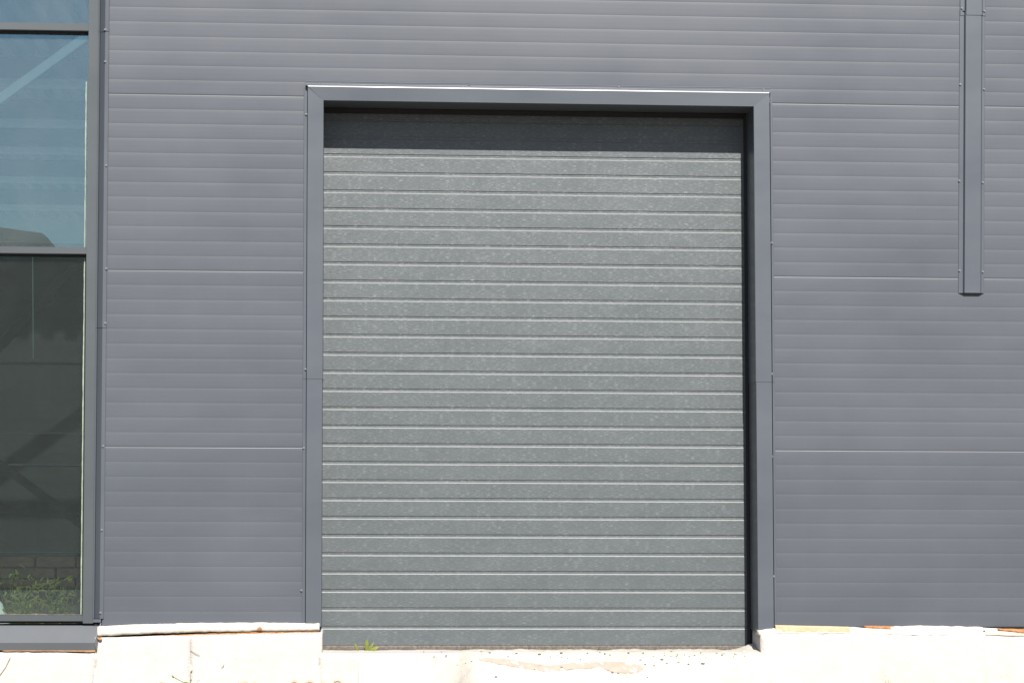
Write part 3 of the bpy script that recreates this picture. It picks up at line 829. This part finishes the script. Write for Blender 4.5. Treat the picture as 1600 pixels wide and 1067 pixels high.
# braces
def brace(a, b_, d, w, m, lab, name='steel_brace'):
    bm = bmesh.new(); A, B = Vector(pw(*a, d)), Vector(pw(*b_, d))
    bar(bm, A, B, w * .6, w, (0, 1, 0)); bar(bm, A + Vector((0, .03, 0)), B + Vector((0, .03, 0)), w * .15, w * 1.5, (0, 1, 0))
    tag(finish(name, bm, m, origin=A), lab, 'brace', 'steel braces inside the window')
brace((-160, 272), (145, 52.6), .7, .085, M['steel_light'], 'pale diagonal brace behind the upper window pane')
brace((-60, 604), (150, 384), 1.0, .075, M['steel_shade'], 'diagonal brace coloured dark as shadow, rising to the right behind the lower pane')  # blackened to stand in for soft shadow bars, as is the next
brace((-60, 680), (150, 836), 1.0, .075, M['steel_shade'], 'diagonal brace coloured dark as shadow, falling to the right behind the lower pane')
bm = bmesh.new(); a, b_ = Vector(pw(51, 396, .9)), Vector(pw(52, 560, .9)); bar(bm, a, b_, .005, .005, (0, 1, 0))
tag(finish('hanging_rod', bm, M['steel_mid'], origin=a), 'thin pale vertical rod behind the lower window pane', 'rod')
# bricks, weeds and a sack on the hall floor
db = 2.4
bm = bmesh.new(); box(bm, uA + .5, uM1 + 1, db - .005, db + .16, HZ0, .165, .01)
tag(finish('low_concrete_wall', bm, M['partition'], origin=P(U(60, 900, db), db, HZ0)), 'low dark concrete wall under the bricks inside the window', 'wall')
for r_ in range(3):
    for i in range(4):
        u = U(-70, 900, db) + i * .26 + (r_ % 2) * .13; z = .168 + r_ * .072
        bm = bmesh.new(); box(bm, u + rnd.uniform(0, .004), u + .25, db + rnd.uniform(0, .008), db + .12, z, z + .066, .004)
        tag(finish('brick', bm, M['brick'], origin=P(u + .125, db, z)), 'dull reddish brick in the low course inside the window', 'brick', 'bricks inside the window')
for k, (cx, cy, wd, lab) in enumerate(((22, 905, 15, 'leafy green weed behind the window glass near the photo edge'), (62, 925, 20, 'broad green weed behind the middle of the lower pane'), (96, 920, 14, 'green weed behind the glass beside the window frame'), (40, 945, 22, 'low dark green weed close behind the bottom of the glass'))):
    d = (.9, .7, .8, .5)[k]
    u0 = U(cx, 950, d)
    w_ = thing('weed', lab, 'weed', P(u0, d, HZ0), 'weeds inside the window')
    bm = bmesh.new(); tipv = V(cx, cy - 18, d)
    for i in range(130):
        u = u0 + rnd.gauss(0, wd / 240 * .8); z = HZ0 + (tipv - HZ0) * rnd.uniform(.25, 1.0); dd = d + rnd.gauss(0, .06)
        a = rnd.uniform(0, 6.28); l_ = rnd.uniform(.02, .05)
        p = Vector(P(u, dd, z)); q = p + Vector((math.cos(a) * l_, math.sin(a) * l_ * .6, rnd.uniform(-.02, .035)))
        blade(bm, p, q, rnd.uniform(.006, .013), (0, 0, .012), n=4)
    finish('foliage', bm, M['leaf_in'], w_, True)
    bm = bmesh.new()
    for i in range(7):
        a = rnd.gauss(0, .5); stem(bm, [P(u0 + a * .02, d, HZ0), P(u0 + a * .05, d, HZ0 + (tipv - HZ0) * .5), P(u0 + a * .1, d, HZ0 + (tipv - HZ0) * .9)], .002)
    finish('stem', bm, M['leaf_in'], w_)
bm = bmesh.new(); bmesh.ops.create_icosphere(bm, subdivisions=3, radius=.13)
uc, vc = at(-20, 962, .45)
for v in bm.verts:
    c = v.co * (1 + .35 * noise.noise(v.co * 9)); v.co = P(uc + c.x, .45 + c.y * .7, max(HZ0, vc + c.z * .9))
tag(finish('sack', bm, M['cloth'], None, True, origin=P(uc, .45, HZ0)), 'pale crumpled sack behind the bottom corner of the window', 'sack')
# clear infill above and left of the window (outside the picture)
bm = bmesh.new(); box(bm, uW0 - .06, U_PANEL_L - .002, 0, .10, vW1 + .001, V_TOP); finish('wall_panel', bm, M['cladding'], wall)

# ------------------------------------------------------------------ ground and the rise across the yard
bm = bmesh.new()
def sheet(x0, x1, y0, y1, nx, ny):
    g = [[bm.verts.new((x0 + (x1-x0)*i/nx, y0 + (y1-y0)*j/ny, GROUND + (.02 * noise.noise(Vector((x0 + (x1-x0)*i/nx, y0 + (y1-y0)*j/ny, 0)) ) if abs(y0+(y1-y0)*j/ny) < 30 else 0))) for j in range(ny + 1)] for i in range(nx + 1)]
    for i in range(nx):
        for j in range(ny): bm.faces.new((g[i][j], g[i+1][j], g[i+1][j+1], g[i][j+1]))
sheet(-800, 800, -800, 800, 80, 80)
struct('ground', bm, M['ground'], True)
bm = bmesh.new()
hx = [-220 + 6 * i for i in range(34)] + [-16 + .2 * i for i in range(36)] + [-8 + 6 * i for i in range(39)]
nx, ny = len(hx) - 1, 25
def hill_h(x, k):
    top = 10.3 + .35 * noise.noise(Vector((x * .03, 0, 7))) + .62 + .55 * max(0, min(1, (-11.75 - x) / .35)) + .3 * max(0, min(1, (-12.1 - x) / 2.2))
    return GROUND - .5 + (top + .5) * ((k / .72) ** 1.15 if k < .72 else 1 - (k - .72) * .3)
g = []
for i in range(nx + 1):
    x = hx[i]
    g.append([bm.verts.new((x, -22 - 78 * j / ny, hill_h(x, j / ny))) for j in range(ny + 1)])
for i in range(nx):
    for j in range(ny): bm.faces.new((g[i][j], g[i+1][j], g[i+1][j+1], g[i][j+1]))
struct('hill', bm, M['hill'], True)

# ------------------------------------------------------------------ light
ELEV, AZ = R(40.5), R(7)                                    # sun in front of the facade, a little to the right
to_sun = Vector((math.sin(AZ) * math.cos(ELEV), -math.cos(AZ) * math.cos(ELEV), math.sin(ELEV)))
sd = bpy.data.lights.new('sun', 'SUN'); sd.energy = 4.6; sd.angle = R(.53); sd.color = (1.0, .95, .88)
so = bpy.data.objects.new('sun', sd); COL.objects.link(so)
so.rotation_euler = to_sun.to_track_quat('Z', 'Y').to_euler(); so.location = to_sun * 30
W = bpy.data.worlds.new('World'); S.world = W; W.use_nodes = True
nt = W.node_tree; bg = nt.nodes['Background']
sky = nt.nodes.new('ShaderNodeTexSky'); sky.sky_type = 'NISHITA'; sky.sun_disc = False
sky.sun_elevation = ELEV; sky.sun_rotation = math.pi - AZ
sky.air_density = 1.0; sky.dust_density = .6; sky.ozone_density = 1.5
nt.links.new(sky.outputs[0], bg.inputs[0]); bg.inputs[1].default_value = .055
S.view_settings.view_transform = 'Standard'; S.view_settings.look = 'None'
S.view_settings.exposure = 1.08; S.view_settings.gamma = 1; S.view_settings.use_curve_mapping = False
